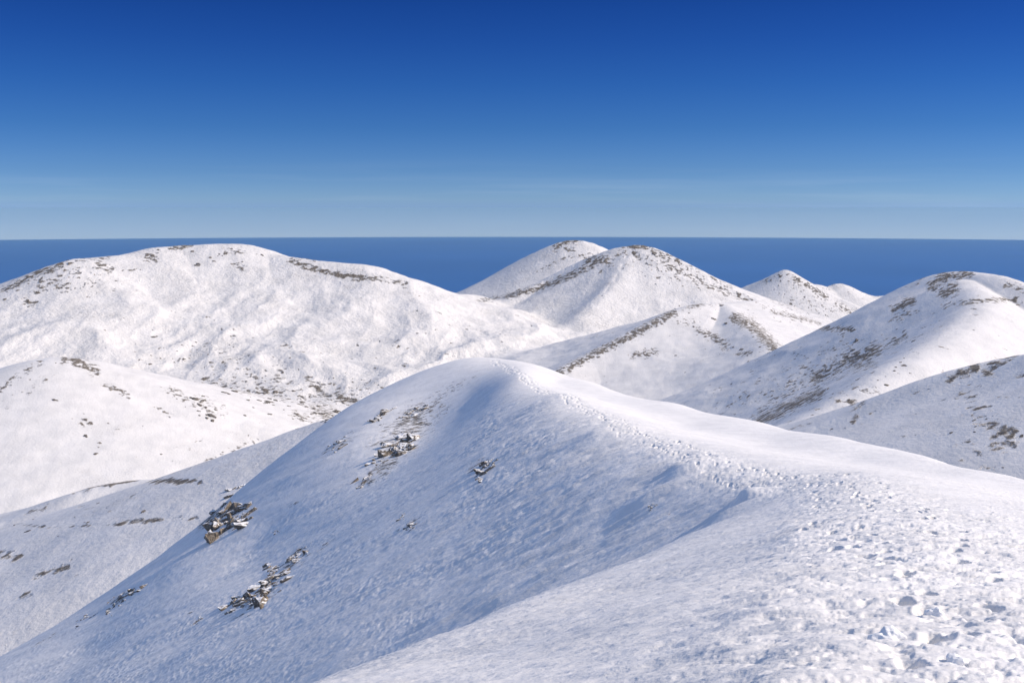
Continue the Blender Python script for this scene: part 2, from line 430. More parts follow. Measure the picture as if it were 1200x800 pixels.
# ------------------------------------------------------------------ pixel -> ground lookup on the finished surface
E = Z / rr
Emax = np.maximum.accumulate(E, axis=0)
def ground(px, py):
    t, e = ray(px, py)
    j = int(np.clip(np.searchsorted(theta, t), 1, NT - 1))
    i = int(np.searchsorted(Emax[:, j], e))
    if i >= NR: return None
    return Vector((float(X[i, j]), float(Y[i, j]), float(Z[i, j]))), float(R[i]), i, j
def normal_at(i, j, k=3):
    i = max(k, min(NR - 1 - k, i)); j = max(k, min(NT - 1 - k, j))
    a = np.array([X[i+k, j] - X[i-k, j], Y[i+k, j] - Y[i-k, j], Z[i+k, j] - Z[i-k, j]])
    b = np.array([X[i, j+k] - X[i, j-k], Y[i, j+k] - Y[i, j-k], Z[i, j+k] - Z[i, j-k]])
    n = np.cross(b, a); n /= np.linalg.norm(n)
    return Vector(n if n[2] > 0 else -n)

# ------------------------------------------------------------------ where the ground shows through the snow
ROCK = np.full(X.shape, 0.0, np.float32)
PX, PY = project(X, Y, Z)
PX = PX.astype(np.float32); PY = PY.astype(np.float32)
def bare(pts, wpx, strength=1.0):
    """a strip of blown-clear ground through photo points, kept to the hill it lies on"""
    for (x0, y0), (x1, y1) in zip(pts[:-1], pts[1:]):
        g = ground((x0 + x1) / 2, (y0 + y1) / 2 + 1.5)
        if g is None: continue
        r0 = g[1]
        if r0 < 430: continue
        i0, i1 = np.searchsorted(R, r0 * 0.82), np.searchsorted(R, r0 * 1.2)
        t0, _ = ray(min(x0, x1) - 4 * wpx, y0); t1, _ = ray(max(x0, x1) + 4 * wpx, y0)
        j0, j1 = np.searchsorted(theta, t0), np.searchsorted(theta, t1)
        a = PX[i0:i1, j0:j1]; b = PY[i0:i1, j0:j1]
        dx, dy = x1 - x0, y1 - y0
        tt = np.clip(((a - x0) * dx + (b - y0) * dy) / (dx * dx + dy * dy + 1e-6), 0, 1)
        dd = np.hypot(a - x0 - tt * dx, b - y0 - tt * dy)
        v = strength * np.exp(-(dd / (wpx * 2.25)) ** 2)
        ROCK[i0:i1, j0:j1] = np.maximum(ROCK[i0:i1, j0:j1], v)
BARE = [
 # broad mountain
 ([(5,340),(40,322),(72,310)],2.5,.9),([(28,352),(50,338),(70,330)],2,.7),([(95,305),(130,300)],2,.6),([(198,290),(225,288)],2,.9),([(172,300),(182,302)],3,.9),
 ([(115,311),(130,315)],2.5,.8),([(30,355),(42,355)],2.5,.9),([(265,294),(285,295)],2,.7),([(275,311),(284,313)],2.5,.8),([(340,306),(370,316),(400,323),(440,327)],2.2,1.),([(440,325),(475,333)],2,.8),
 ([(345,303),(380,305)],1.5,.6),
 # rocky knoll
 ([(190,455),(215,460)],2.5,.6),([(205,462),(230,474)],3,.6),([(240,445),(262,452)],2.5,.7),([(300,440),(320,447)],3,.6),([(365,450),(385,465)],3,.8),([(395,462),(415,470)],3.5,.8),([(370,478),(395,490)],5,.8),([(325,435),(335,445)],3,.6),
 ([(235,470),(260,485)],5,.6),([(275,455),(295,460)],3,.7),([(310,458),(330,462)],2.5,.8),([(345,485),(370,495)],4,.7),
 # left dome
 ([(0,457),(20,440),(48,425)],2.5,.7),([(75,420),(98,425),(112,436)],3.5,1.),([(122,450),(150,463)],2.2,.8),([(185,478),(198,486)],2.5,.8),([(97,496),(106,496)],2.5,.9),([(60,440),(30,458),(5,475)],4,.42),
 # low shoulder
 ([(85,577),(115,568),(160,563),(200,563),(235,565)],2,1.),([(30,602),(60,592)],2,.6),([(95,595),(130,598)],2.2,.6),([(5,652),(20,651)],2.5,.7),([(40,675),(80,664)],2.5,.8),([(165,672),(182,660)],4,.85),([(145,612),(230,606)],2,.8),([(0,612),(60,618),(145,614)],1.2,.6),([(20,700),(34,694)],2.5,.6),([(0,650),(24,652)],3,.8),([(200,552),(240,540),(300,515)],2,.6),
 # rear peak and twin peak
 ([(650,291),(662,284),(678,281)],2,1.),([(662,291),(672,294)],2,.8),([(630,318),(660,303),(690,297)],1.6,.6),([(595,347),(640,335),(685,315),(708,303)],2.4,.95),([(688,306),(712,305)],4,.85),([(727,287),(757,288)],2.6,1.),([(742,297),(750,302)],2.5,.9),([(765,294),(795,305)],2,.9),([(775,308),(830,335),(880,352)],2.2,.75),
 ([(560,352),(590,348)],1.5,.8),([(720,300),(745,296)],2,.6),([(780,312),(800,320)],3,.7),([(690,395),(720,390)],3,.35),([(830,322),(860,340)],2,.6),
 # cone and farther hills
 ([(895,330),(925,320)],2,.55),([(930,325),(955,340),(968,347)],2,.9),([(980,357),(1005,370)],2.2,.8),([(905,365),(935,372),(960,378)],2,.8),([(925,382),(1000,386)],2,1.),([(965,338),(985,336)],2,.5),([(905,350),(935,360)],2.5,.6),
 # rocky hill
 ([(655,437),(700,413),(745,390),(790,366)],3.0,1.),([(741,417),(755,412)],2.5,.9),([(757,416),(768,412)],2.5,.9),([(808,358),(822,356)],2.5,.9),([(862,373),(880,380),(898,397),(910,410)],4.5,1.),([(818,387),(838,395),(852,406)],3.5,.8),([(865,415),(880,413)],2,.8),([(800,362),(850,355)],2.5,.5),([(795,376),(815,378)],3,.6),
 # right mountain
 ([(1092,335),(1108,322),(1135,320)],4,1.),([(1104,345),(1118,338)],4,1.),([(1048,362),(1070,352)],3.5,1.),([(1045,375),(1075,365)],2.5,.7),([(1105,358),(1150,352),(1190,350)],2,.9),([(1178,333),(1200,342)],3,.8),
 ([(1030,407),(1060,395)],3,.8),([(992,420),(1012,417),(1025,410)],5.5,1.),([(1000,428),(1022,428)],4,.8),([(955,445),(980,428)],5,.95),([(890,493),(920,478),(960,460)],4.5,1.),([(882,490),(905,470),(925,460),(945,440)],3,.7),([(960,415),(1010,398)],2.2,.6),([(900,460),(950,435)],3,.55),([(985,468),(1010,475)],4,.7),([(1000,455),(1025,460)],3,.6),([(870,475),(920,450)],2,.5),([(1062,335),(1085,326)],2.5,.5),([(830,475),(880,455)],2,.4),
 # near spur
 ([(1112,443),(1145,430),(1165,433)],4,.95),([(1140,433),(1190,416)],3,.9),([(1120,470),(1140,465)],4,.6),([(1135,478),(1160,477)],2,.8),([(1160,498),(1195,512)],5,.9),([(1165,515),(1185,523)],4.5,.9),([(1120,520),(1135,516)],2.5,.8),([(1190,440),(1200,441)],2.5,.8),([(1135,530),(1150,535)],3,.7),([(1150,545),(1165,548)],2,.6),([(1140,487),(1175,492)],2,.7),
]
for a in BARE: bare(*a)
# small bare specks everywhere on the hills, more of them on rough ground and along crests
sp1 = fbm(XH / 34, YH / 60, 3, seed=120)
sp2 = fbm(XH / 400, YH / 400, 2, seed=130)
PXh = PX[ih:]; PYh = PY[ih:]
zone = np.exp(-((PXh - 330) / 110) ** 2 - ((PYh - 462) / 42) ** 2) * ((RH > 1950) & (RH < 3300))
zone = np.maximum(zone, 0.8 * np.exp(-((PXh - 800) / 90) ** 2 - ((PYh - 310) / 16) ** 2) * (RH > 3500))
zone = np.maximum(zone, 0.8 * np.exp(-((PXh - 60) / 80) ** 2 - ((PYh - 325) / 18) ** 2) * (RH > 2900))
zone = np.maximum(zone, 0.7 * np.exp(-((PXh - 950) / 70) ** 2 - ((PYh - 360) / 25) ** 2) * (RH > 2600))
zone = np.maximum(zone, 0.7 * np.exp(-((PXh - 980) / 110) ** 2 - ((PYh - 440) / 45) ** 2) * ((RH > 1000) & (RH < 2100)))
zone = np.maximum(zone, 0.6 * np.exp(-((PXh - 1150) / 60) ** 2 - ((PYh - 490) / 45) ** 2) * (RH < 1000))
sp3 = fbm(XH / 13, YH / 22, 3, seed=125)
patch = sstep(0.36, 0.60, sp1 + 0.35 * sp2 + 0.05 * ridg + 0.42 * zone) * 0.6
patch = np.maximum(patch, sstep(0.34, 0.6, sp3 + 0.3 * sp2 + 0.55 * zone) * 0.6)
ROCK[ih:] = np.maximum(ROCK[ih:], np.where(OWNER[ih:] < 0, 0, patch).astype(np.float32))
# thin snow on the foreground face
ff = fbm(x / 3.0, (y) / 7.0, 4, seed=140)
spots = [(480,500,60,22,35,.62),(560,545,20,7,40,.6),(250,605,28,16,30,.75),(300,700,34,12,38,.75),(340,660,34,9,38,.6),(140,700,24,5,33,.7),(455,545,36,12,35,.6),(400,520,34,8,35,.5),(480,615,18,7,35,.5),(345,590,10,3,33,.5),
         (520,465,50,10,32,.42),(275,560,30,8,35,.5),(220,720,10,3,35,.4),(430,565,16,5,40,.6),(375,640,20,5,38,.5),(500,470,60,6,33,.42),(785,600,5,3,30,.6),(60,745,40,3,33,.45)]
rk = np.zeros(x.shape, np.float32)
for a in spots: rk = np.maximum(rk, (a[5] * pxmask(*a[:5])).astype(np.float32))
rk = np.where(isfg & (r > 45) & (left > 0), rk * (1.25 + 1.1 * ff), 0)
ROCK[:nf] = np.maximum(ROCK[:nf], rk.astype(np.float32))

# ------------------------------------------------------------------ materials
def new_mat(name):
    m = bpy.data.materials.new(name); m.use_nodes = True
    n = m.node_tree.nodes; l = m.node_tree.links
    b = n['Principled BSDF']
    return m, n, l, b
def node(n, t, **kw):
    o = n.new(t)
    for k, v in kw.items():
        if k.startswith('_'): setattr(o, k[1:], v)
        else: o.inputs[k].default_value = v
    return o
def ramp(n, stops, interp='LINEAR'):
    o = n.new('ShaderNodeValToRGB'); o.color_ramp.interpolation = interp
    while len(o.color_ramp.elements) < len(stops): o.color_ramp.elements.new(0.5)
    for e_, (p_, c_) in zip(o.color_ramp.elements, stops):
        e_.position = p_; e_.color = c_ if len(c_) == 4 else (*c_, 1)
    return o
def mth(n, l, op, a, b=None, c=None, clamp=False):
    o = n.new('ShaderNodeMath'); o.operation = op; o.use_clamp = clamp
    for i, v in enumerate((a, b, c)):
        if v is None: continue
        if isinstance(v, (int, float)): o.inputs[i].default_value = v
        else: l.new(v, o.inputs[i])
    return o.outputs[0]

def snow_material(name, s_patch, s_rock, bump_sc, bump_d, stretch, grad, snow_a=(0.87, 0.85, 0.83), snow_b=(0.78, 0.765, 0.75), rock_bump=1.0, thin_amt=0.55):
    m, n, l, b = new_mat(name)
    tc = n.new('ShaderNodeTexCoord')
    mp = n.new('ShaderNodeMapping'); l.new(tc.outputs['Object'], mp.inputs['Vector']); mp.inputs['Scale'].default_value = stretch
    at_ = n.new('ShaderNodeAttribute'); at_.attribute_name = 'bare'
    n1 = node(n, 'ShaderNodeTexNoise', Scale=s_patch, Detail=6.0, Roughness=0.62); l.new(mp.outputs[0], n1.inputs['Vector'])
    n2 = node(n, 'ShaderNodeTexNoise', Scale=s_rock, Detail=5.0, Roughness=0.65); l.new(tc.outputs['Object'], n2.inputs['Vector'])
    # bare where the mask beats the noise
    v = mth(n, l, 'MULTIPLY_ADD', at_.outputs['Fac'], 1.0, mth(n, l, 'MULTIPLY', mth(n, l, 'SUBTRACT', n1.outputs['Fac'], 0.5), 3.6))
    fac = n.new('ShaderNodeMapRange'); fac.interpolation_type = 'SMOOTHSTEP'
    fac.inputs['From Min'].default_value = 0.62; fac.inputs['From Max'].default_value = 1.05
    l.new(v, fac.inputs['Value'])
    gate = n.new('ShaderNodeMapRange'); gate.inputs['From Min'].default_value = 0.10; gate.inputs['From Max'].default_value = 0.38
    l.new(at_.outputs['Fac'], gate.inputs['Value'])
    fm = mth(n, l, 'MULTIPLY', fac.outputs[0], gate.outputs[0])
    rc = ramp(n, [(0.25, grad[0]), (0.45, grad[1]), (0.6, grad[2]), (0.75, grad[3])]); l.new(n2.outputs['Fac'], rc.inputs['Fac'])
    sc_ = ramp(n, [(0.35, snow_b), (0.62, snow_a)]); 
    n3 = node(n, 'ShaderNodeTexNoise', Scale=s_patch * 0.35, Detail=4.0); l.new(tc.outputs['Object'], n3.inputs['Vector']); l.new(n3.outputs['Fac'], sc_.inputs['Fac'])
    mx = n.new('ShaderNodeMix'); mx.data_type = 'RGBA'
    nth = node(n, 'ShaderNodeTexNoise', Scale=s_patch * 0.12, Detail=3.0); l.new(tc.outputs['Object'], nth.inputs['Vector'])
    th = n.new('ShaderNodeMapRange'); th.inputs['From Min'].default_value = 0.50; th.inputs['From Max'].default_value = 0.72; l.new(nth.outputs['Fac'], th.inputs['Value'])
    nsp = node(n, 'ShaderNodeTexNoise', Scale=s_patch * 4.0, Detail=6.0, Roughness=0.7); l.new(mp.outputs[0], nsp.inputs['Vector'])
    ns_ = n.new('ShaderNodeMapRange'); ns_.inputs['From Min'].default_value = 0.54; ns_.inputs['From Max'].default_value = 0.70; l.new(nsp.outputs['Fac'], ns_.inputs['Value'])
    thin = mth(n, l, 'MULTIPLY', mth(n, l, 'MULTIPLY', th.outputs[0], ns_.outputs[0]), thin_amt)
    fm0 = fm
    fm = mth(n, l, 'MAXIMUM', fm, thin)
    l.new(fm, mx.inputs['Factor']); l.new(sc_.outputs[0], mx.inputs['A']); l.new(rc.outputs[0], mx.inputs['B'])
    l.new(mx.outputs['Result'], b.inputs['Base Color'])
    rg = n.new('ShaderNodeMapRange'); rg.inputs['To Min'].default_value = 0.55; rg.inputs['To Max'].default_value = 0.95; l.new(fm, rg.inputs['Value'])
    l.new(rg.outputs[0], b.inputs['Roughness'])
    b.inputs['Specular IOR Level'].default_value = 0.25
    n4 = node(n, 'ShaderNodeTexNoise', Scale=bump_sc, Detail=7.0, Roughness=0.6); l.new(mp.outputs[0], n4.inputs['Vector'])
    h = mth(n, l, 'ADD', n4.outputs['Fac'], mth(n, l, 'MULTIPLY', mth(n, l, 'MULTIPLY', n2.outputs['Fac'], fm), rock_bump))
    bp = n.new('ShaderNodeBump'); bp.inputs['Distance'].default_value = bump_d; bp.inputs['Strength'].default_value = 1.0
    l.new(h, bp.inputs['Height']); l.new(bp.outputs[0], b.inputs['Normal'])
    return m

BARE_COL = [(0.06, 0.055, 0.05), (0.15, 0.13, 0.11), (0.25, 0.22, 0.185), (0.36, 0.33, 0.29)]
MAT_FG = snow_material('near_snow', 1.4, 2.0, 4.5, 0.06, (0.45, 1.0, 1.0), BARE_COL, rock_bump=4.0, thin_amt=0.0)
MAT_MID = snow_material('mid_snow', 0.11, 0.35, 0.30, 0.6, (1, 1, 1), BARE_COL, rock_bump=2.0, snow_a=(0.79, 0.77, 0.75), snow_b=(0.71, 0.695, 0.68))
MAT_FAR = snow_material('far_snow', 0.06, 0.18, 0.09, 3.6, (1, 1, 1), BARE_COL, rock_bump=1.5, snow_a=(0.775, 0.755, 0.735), snow_b=(0.68, 0.665, 0.65))

def rock_material():
    m, n, l, b = new_mat('limestone_with_snow')
    tc = n.new('ShaderNodeTexCoord'); geo = n.new('ShaderNodeNewGeometry')
    oi = n.new('ShaderNodeObjectInfo')
    n1 = node(n, 'ShaderNodeTexNoise', Scale=1.6, Detail=7.0, Roughness=0.65); l.new(tc.outputs['Object'], n1.inputs['Vector'])
    rc = ramp(n, [(0.3, (0.045, 0.04, 0.035)), (0.44, (0.14, 0.118, 0.095)), (0.56, (0.27, 0.22, 0.165)), (0.72, (0.38, 0.335, 0.28))]); l.new(n1.outputs['Fac'], rc.inputs['Fac'])
    sx = n.new('ShaderNodeSeparateXYZ'); l.new(geo.outputs['Normal'], sx.inputs[0])
    n2 = node(n, 'ShaderNodeTexNoise', Scale=2.3, Detail=5.0); l.new(tc.outputs['Object'], n2.inputs['Vector'])
    v = mth(n, l, 'ADD', sx.outputs['Z'], mth(n, l, 'MULTIPLY', mth(n, l, 'SUBTRACT', n2.outputs['Fac'], 0.5), 1.1))
    mr = n.new('ShaderNodeMapRange'); mr.inputs['From Min'].default_value = 0.72; mr.inputs['From Max'].default_value = 0.86; l.new(v, mr.inputs['Value'])
    mx = n.new('ShaderNodeMix'); mx.data_type = 'RGBA'; l.new(mr.outputs[0], mx.inputs['Factor'])
    l.new(rc.outputs[0], mx.inputs['A']); mx.inputs['B'].default_value = (0.84, 0.84, 0.85, 1)
    l.new(mx.outputs['Result'], b.inputs['Base Color']); b.inputs['Roughness'].default_value = 0.9
    bp = n.new('ShaderNodeBump'); bp.inputs['Distance'].default_value = 0.25; l.new(n1.outputs['Fac'], bp.inputs['Height']); l.new(bp.outputs[0], b.inputs['Normal'])
    return m
MAT_ROCK = rock_material()
def dark_rock_material():
    m, n, l, b = new_mat('dark_bare_rock')
    tc = n.new('ShaderNodeTexCoord')
    n1 = node(n, 'ShaderNodeTexNoise', Scale=0.5, Detail=5.0); l.new(tc.outputs['Object'], n1.inputs['Vector'])
    rc = ramp(n, [(0.3, (0.07, 0.065, 0.06)), (0.5, (0.16, 0.14, 0.12)), (0.7, (0.26, 0.235, 0.205))]); l.new(n1.outputs['Fac'], rc.inputs['Fac'])
    l.new(rc.outputs[0], b.inputs['Base Color']); b.inputs['Roughness'].default_value = 0.95
    return m
MAT_DARK = dark_rock_material()
m, n, l, b = new_mat('packed_snow')
b.inputs['Base Color'].default_value = (0.86, 0.86, 0.86, 1); b.inputs['Roughness'].default_value = 0.6; b.inputs['Specular IOR Level'].default_value = 0.25
tcn = n.new('ShaderNodeTexCoord'); nn = node(n, 'ShaderNodeTexNoise', Scale=14.0, Detail=6.0); l.new(tcn.outputs['Object'], nn.inputs['Vector'])
bp = n.new('ShaderNodeBump'); bp.inputs['Distance'].default_value = 0.02; l.new(nn.outputs['Fac'], bp.inputs['Height']); l.new(bp.outputs[0], b.inputs['Normal'])
MAT_PACK = m

# ------------------------------------------------------------------ terrain meshes, one per hill, cut from the one surface
V = np.stack([X, Y, Z], -1).reshape(-1, 3).astype(np.float32)
RV = ROCK.reshape(-1)
j1 = np.concatenate([np.arange(1, NT), [0]])
I, J = np.meshgrid(np.arange(NR - 1), np.arange(NT), indexing='ij')
a_ = I * NT + J; b_ = I * NT + j1[J]; c_ = (I + 1) * NT + j1[J]; d_ = (I + 1) * NT + J
FACES = np.stack([a_, d_, c_, b_], -1).reshape(-1, 4)
FO = OWNER[:-1].reshape(-1)
def add_props(o, label=None, cat=None, group=None, kind=None):
    if label: o['label'] = label
    if cat: o['category'] = cat
    if group: o['group'] = group
    if kind: o['kind'] = kind
def mesh_from(name, V, Fq, mat, attr=None):
    me = bpy.data.meshes.new(name)
    me.vertices.add(len(V)); me.vertices.foreach_set('co', np.ascontiguousarray(V, np.float32).ravel())
    k = Fq.shape[1]
    me.loops.add(Fq.size); me.loops.foreach_set('vertex_index', np.ascontiguousarray(Fq, np.int32).ravel())
    me.polygons.add(len(Fq)); me.polygons.foreach_set('loop_start', np.arange(0, Fq.size, k, dtype=np.int32))
    me.polygons.foreach_set('use_smooth', np.ones(len(Fq), bool))
    me.update(calc_edges=True)
    if attr is not None:
        at2 = me.attributes.new('bare', 'FLOAT', 'POINT'); at2.data.foreach_set('value', np.ascontiguousarray(attr, np.float32))
    me.materials.append(mat)
    o = bpy.data.objects.new(name, me); COL.objects.link(o)
    return o
LAB = {
 -1: ("snow_ridge", "near snow covered ridge with a trodden track along its crest and a blue shaded face", "snow ridge", MAT_FG),
 0: ("valley_floor", "snowy hollow between the hills", "valley", MAT_FAR),
 1: ("mountain", "broad white mountain filling the left of the skyline", "mountain", MAT_FAR),
 2: ("mountain", "rear rounded peak just left of the twin peak in the middle of the skyline", "mountain", MAT_FAR),
 3: ("mountain", "front peak of the pair in the middle, with a dark rocky left ridge", "mountain", MAT_FAR),
 4: ("mountain", "small distant pointed cone against the sea", "mountain", MAT_FAR),
 5: ("mountain", "low distant white hill right of the pointed cone", "mountain", MAT_FAR),
 6: ("hill", "mid-distance hill with a dark left edge behind the near ridge", "hill", MAT_MID),
 7: ("mountain", "large rounded mountain on the right with brown rocky bands", "mountain", MAT_MID),
 8: ("hill", "nearest snowy spur at the right edge with patches of bare ground", "hill", MAT_MID),
 9: ("hill", "smooth white dome at the left edge with a brown bare cap", "hill", MAT_MID),
 10: ("hill", "rock-strewn knoll at the foot of the broad mountain", "hill", MAT_FAR),
 11: ("hill", "low shoulder at lower left behind the shaded face", "hill", MAT_MID),
}
for k, (nm, lab, cat, mt) in LAB.items():
    sel = FACES[FO == k]
    if not len(sel): continue
    u, inv = np.unique(sel, return_inverse=True)
    o = mesh_from(nm, V[u], inv.reshape(-1, 4), mt, RV[u])
    add_props(o, lab, cat, kind='structure')

# ------------------------------------------------------------------ sea: a cap of the round earth
RE = 6371000.0
sr = np.concatenate([[0], np.linspace(3000, 60000, 60), np.linspace(64000, 195000, 140)])
st = np.linspace(-pi, pi, 361)[:-1]
SX = np.outer(sr, np.sin(st)); SY = np.outer(sr, np.cos(st)); SZ = SEA - (RE - np.sqrt(RE ** 2 - SX ** 2 - SY ** 2))
SV = np.stack([SX, SY, SZ], -1).reshape(-1, 3)
I, J = np.meshgrid(np.arange(len(sr) - 1), np.arange(360), indexing='ij')
SFc = np.stack([I * 360 + J, (I + 1) * 360 + J, (I + 1) * 360 + (J + 1) % 360, I * 360 + (J + 1) % 360], -1).reshape(-1, 4)
m, n, l, b = new_mat('sea_water')
tcn = n.new('ShaderNodeTexCoord'); mp = n.new('ShaderNodeMapping'); mp.inputs['Scale'].default_value = (1, 1, 1); l.new(tcn.outputs['Object'], mp.inputs['Vector'])
nn = node(n, 'ShaderNodeTexNoise', Scale=0.00012, Detail=5.0); l.new(mp.outputs[0], nn.inputs['Vector'])
rc = ramp(n, [(0.35, (0.014, 0.088, 0.28)), (0.65, (0.020, 0.108, 0.33))]); l.new(nn.outputs['Fac'], rc.inputs['Fac']); l.new(rc.outputs[0], b.inputs['Base Color'])
b.inputs['Roughness'].default_value = 0.28; b.inputs['Specular IOR Level'].default_value = 0.5
nb = node(n, 'ShaderNodeTexNoise', Scale=0.02, Detail=3.0); l.new(tcn.outputs['Object'], nb.inputs['Vector'])
bp = n.new('ShaderNodeBump'); bp.inputs['Distance'].default_value = 1.0; l.new(nb.outputs['Fac'], bp.inputs['Height']); l.new(bp.outputs[0], b.inputs['Normal'])
sea = mesh_from('sea', SV, SFc, m); add_props(sea, 'deep blue sea reaching to the horizon behind the mountains', 'sea', kind='structure')

# ------------------------------------------------------------------ rocks
import bmesh
def block(bm, size, loc, rot, seed, cuts=9):
    """an angular boulder: hull of a jittered box with chipped corners"""
    rnd = random.Random(seed)
    pts = []
    for _ in range(cuts * 2):
        v = Vector((rnd.uniform(-1, 1), rnd.uniform(-1, 1), rnd.uniform(-1, 1)))
        mx_ = max(abs(c) for c in v); v = v / mx_ * rnd.uniform(0.72, 1.0)
        pts.append(bm.verts.new(rot @ Vector((v.x * size[0], v.y * size[1], v.z * size[2])) + loc))
    res = bmesh.ops.convex_hull(bm, input=pts)
    rm = [g for g in res['geom_interior'] if isinstance(g, bmesh.types.BMVert)]
    rm += [g for g in res['geom_unused'] if isinstance(g, bmesh.types.BMVert)]
    bmesh.ops.delete(bm, geom=list(set(rm)), context='VERTS')
from mathutils import noise as mnoise
def roughen(bm, amp, sc, cuts=2):
    bmesh.ops.triangulate(bm, faces=bm.faces[:])
    for c in range(cuts):
        bmesh.ops.subdivide_edges(bm, edges=bm.edges[:], cuts=1, use_grid_fill=True)
    bm.normal_update()
    for v in bm.verts:
        v.co += v.normal * amp * mnoise.fractal(v.co * sc, 0.8, 2.1, 4)

def outcrop(pix, scale_px, count, label, seed, aspect=(2.2, 1.0, 0.6), name='rock_outcrop', cat='rock outcrop', emb=0.08):
    """a band of broken limestone blocks standing out of the slope along photo points; each block a part"""
    rnd = random.Random(seed)
    gs = [g for g in (ground(*q) for q in pix) if g]
    if not gs: return
    c0 = gs[len(gs) // 2]
    root = bpy.data.objects.new(name, None); COL.objects.link(root); root.location = c0[0]
    root.empty_display_size = 0.5
    add_props(root, label, cat)
    s0 = scale_px * c0[1] / F
    for k in range(int(count * 2.0)):
        t = rnd.random() * (len(pix) - 1) if len(pix) > 1 else 0
        i = min(int(t), max(0, len(pix) - 2)); u = t - i
        q = pix[i] if len(pix) == 1 else (pix[i][0] * (1 - u) + pix[i + 1][0] * u, pix[i][1] * (1 - u) + pix[i + 1][1] * u)
        g = ground(q[0] + rnd.gauss(0, scale_px * 0.5), q[1] + rnd.gauss(0, scale_px * 0.35))
        if not g or abs(g[1] - c0[1]) > 0.3 * c0[1]: continue
        nrm = normal_at(g[2], g[3])
        s_ = s0 * rnd.uniform(0.3, 1.0) ** 1.3 * 0.66
        size = (s_ * aspect[0] * rnd.uniform(.7, 1.2), s_ * aspect[1] * rnd.uniform(.7, 1.2), s_ * aspect[2] * rnd.uniform(.7, 1.2))
        ax = Vector((0.8, 0.1, 0.62)).normalized()          # slabs dip along the slope
        ax = (ax - nrm * ax.dot(nrm)).normalized()
        ay = nrm.cross(ax)
        rot = Matrix((ax, ay, nrm)).transposed() @ Matrix.Rotation(rnd.gauss(0, .3), 3, 'Z') @ Matrix.Rotation(rnd.gauss(0.15, .25), 3, 'Y') @ Matrix.Rotation(rnd.gauss(0, .3), 3, 'X')
        bm = bmesh.new()
        block(bm, size, Vector((0, 0, 0)), rot, rnd.random(), 8)
        roughen(bm, s_ * 0.16, 1.6 / s_, 2)
        me = bpy.data.meshes.new('rock_block'); bm.to_mesh(me); bm.free(); me.materials.append(MAT_ROCK)
        o = bpy.data.objects.new('rock_block', me); COL.objects.link(o); o.parent = root
        o.location = g[0] + nrm * size[2] * rnd.uniform(emb - 0.7, emb - 0.05) - c0[0]
    return root

outcrop([(256,618),(266,612)], 17, 11, 'tallest dark outcrop on the left skyline of the shaded face', 1, (0.9, 1.0, 1.25))
outcrop([(280,612),(268,600),(290,596)], 12, 14, 'snow-streaked broken ledge right above the tall dark outcrop', 2)
outcrop([(268,584),(275,577)], 8, 5, 'small tan boulder pair on the skyline above the tall outcrop', 3)
outcrop([(299,706),(303,698)], 15, 7, 'tan pillar of rock at the foot of the long lower rock band', 4, (0.8, 1.0, 1.3))
outcrop([(268,722),(278,708),(285,702)], 9, 10, 'low dark rock left of the tan pillar on the shaded face', 5)
outcrop([(312,690),(325,677),(336,668)], 10, 16, 'middle stretch of the rock band rising from the tan pillar', 6)
outcrop([(315,670),(325,663)], 8, 7, 'small dark rocks above the middle of the rock band', 7)
outcrop([(338,660),(350,650),(360,642)], 6, 12, 'thin upper end of the long lower rock band', 8)
outcrop([(125,718),(140,702),(165,688)], 7, 16, 'low line of rocks near the skyline at lower left', 9, (1.5, .8, .6))
outcrop([(88,735),(100,722),(112,718)], 4, 6, 'tiny rocks on the skyline at the far lower left', 10)
outcrop([(462,532),(472,525),(482,517)], 14, 16, 'tan snow-dusted outcrop in the middle of the upper face', 11, (1.5, 1.0, .6))
outcrop([(420,570),(428,563),(436,556)], 6, 9, 'narrow dark rocks below left of the tan upper outcrop', 12)
outcrop([(440,545),(452,535)], 8, 8, 'scattered broken rocks just left of the tan upper outcrop', 13)
outcrop([(388,528),(398,520),(406,513)], 7, 9, 'dark slab rock near the skyline left of the upper outcrop', 14, (1.8, .8, .5))
outcrop([(560,560),(568,548),(575,540)], 7, 12, 'dark rock rib under the crest right of the upper outcrop', 15)
outcrop([(436,497),(447,487),(456,478)], 6, 14, 'streak of dark rocks high on the face below the skyline', 16)
outcrop([(470,492),(485,484),(498,475)], 6, 14, 'streak of dark rocks high on the face nearest the summit', 17)
outcrop([(475,622),(482,615)], 5, 6, 'small lone dark rocks in the middle of the shaded face', 18)
outcrop([(470,610),(473,602)], 4, 4, 'narrow sliver of rock just above the lone rocks in mid face', 19)
outcrop([(225,733),(236,724)], 3.5, 6, 'faint row of small rocks left of the lower rock band', 20)
outcrop([(322,625),(328,618)], 3, 3, 'single thin dark stone on smooth shaded snow', 21)
outcrop([(757,599),(765,594)], 3.2, 5, 'little dark stones in blue shade beside the snow mounds', 22)

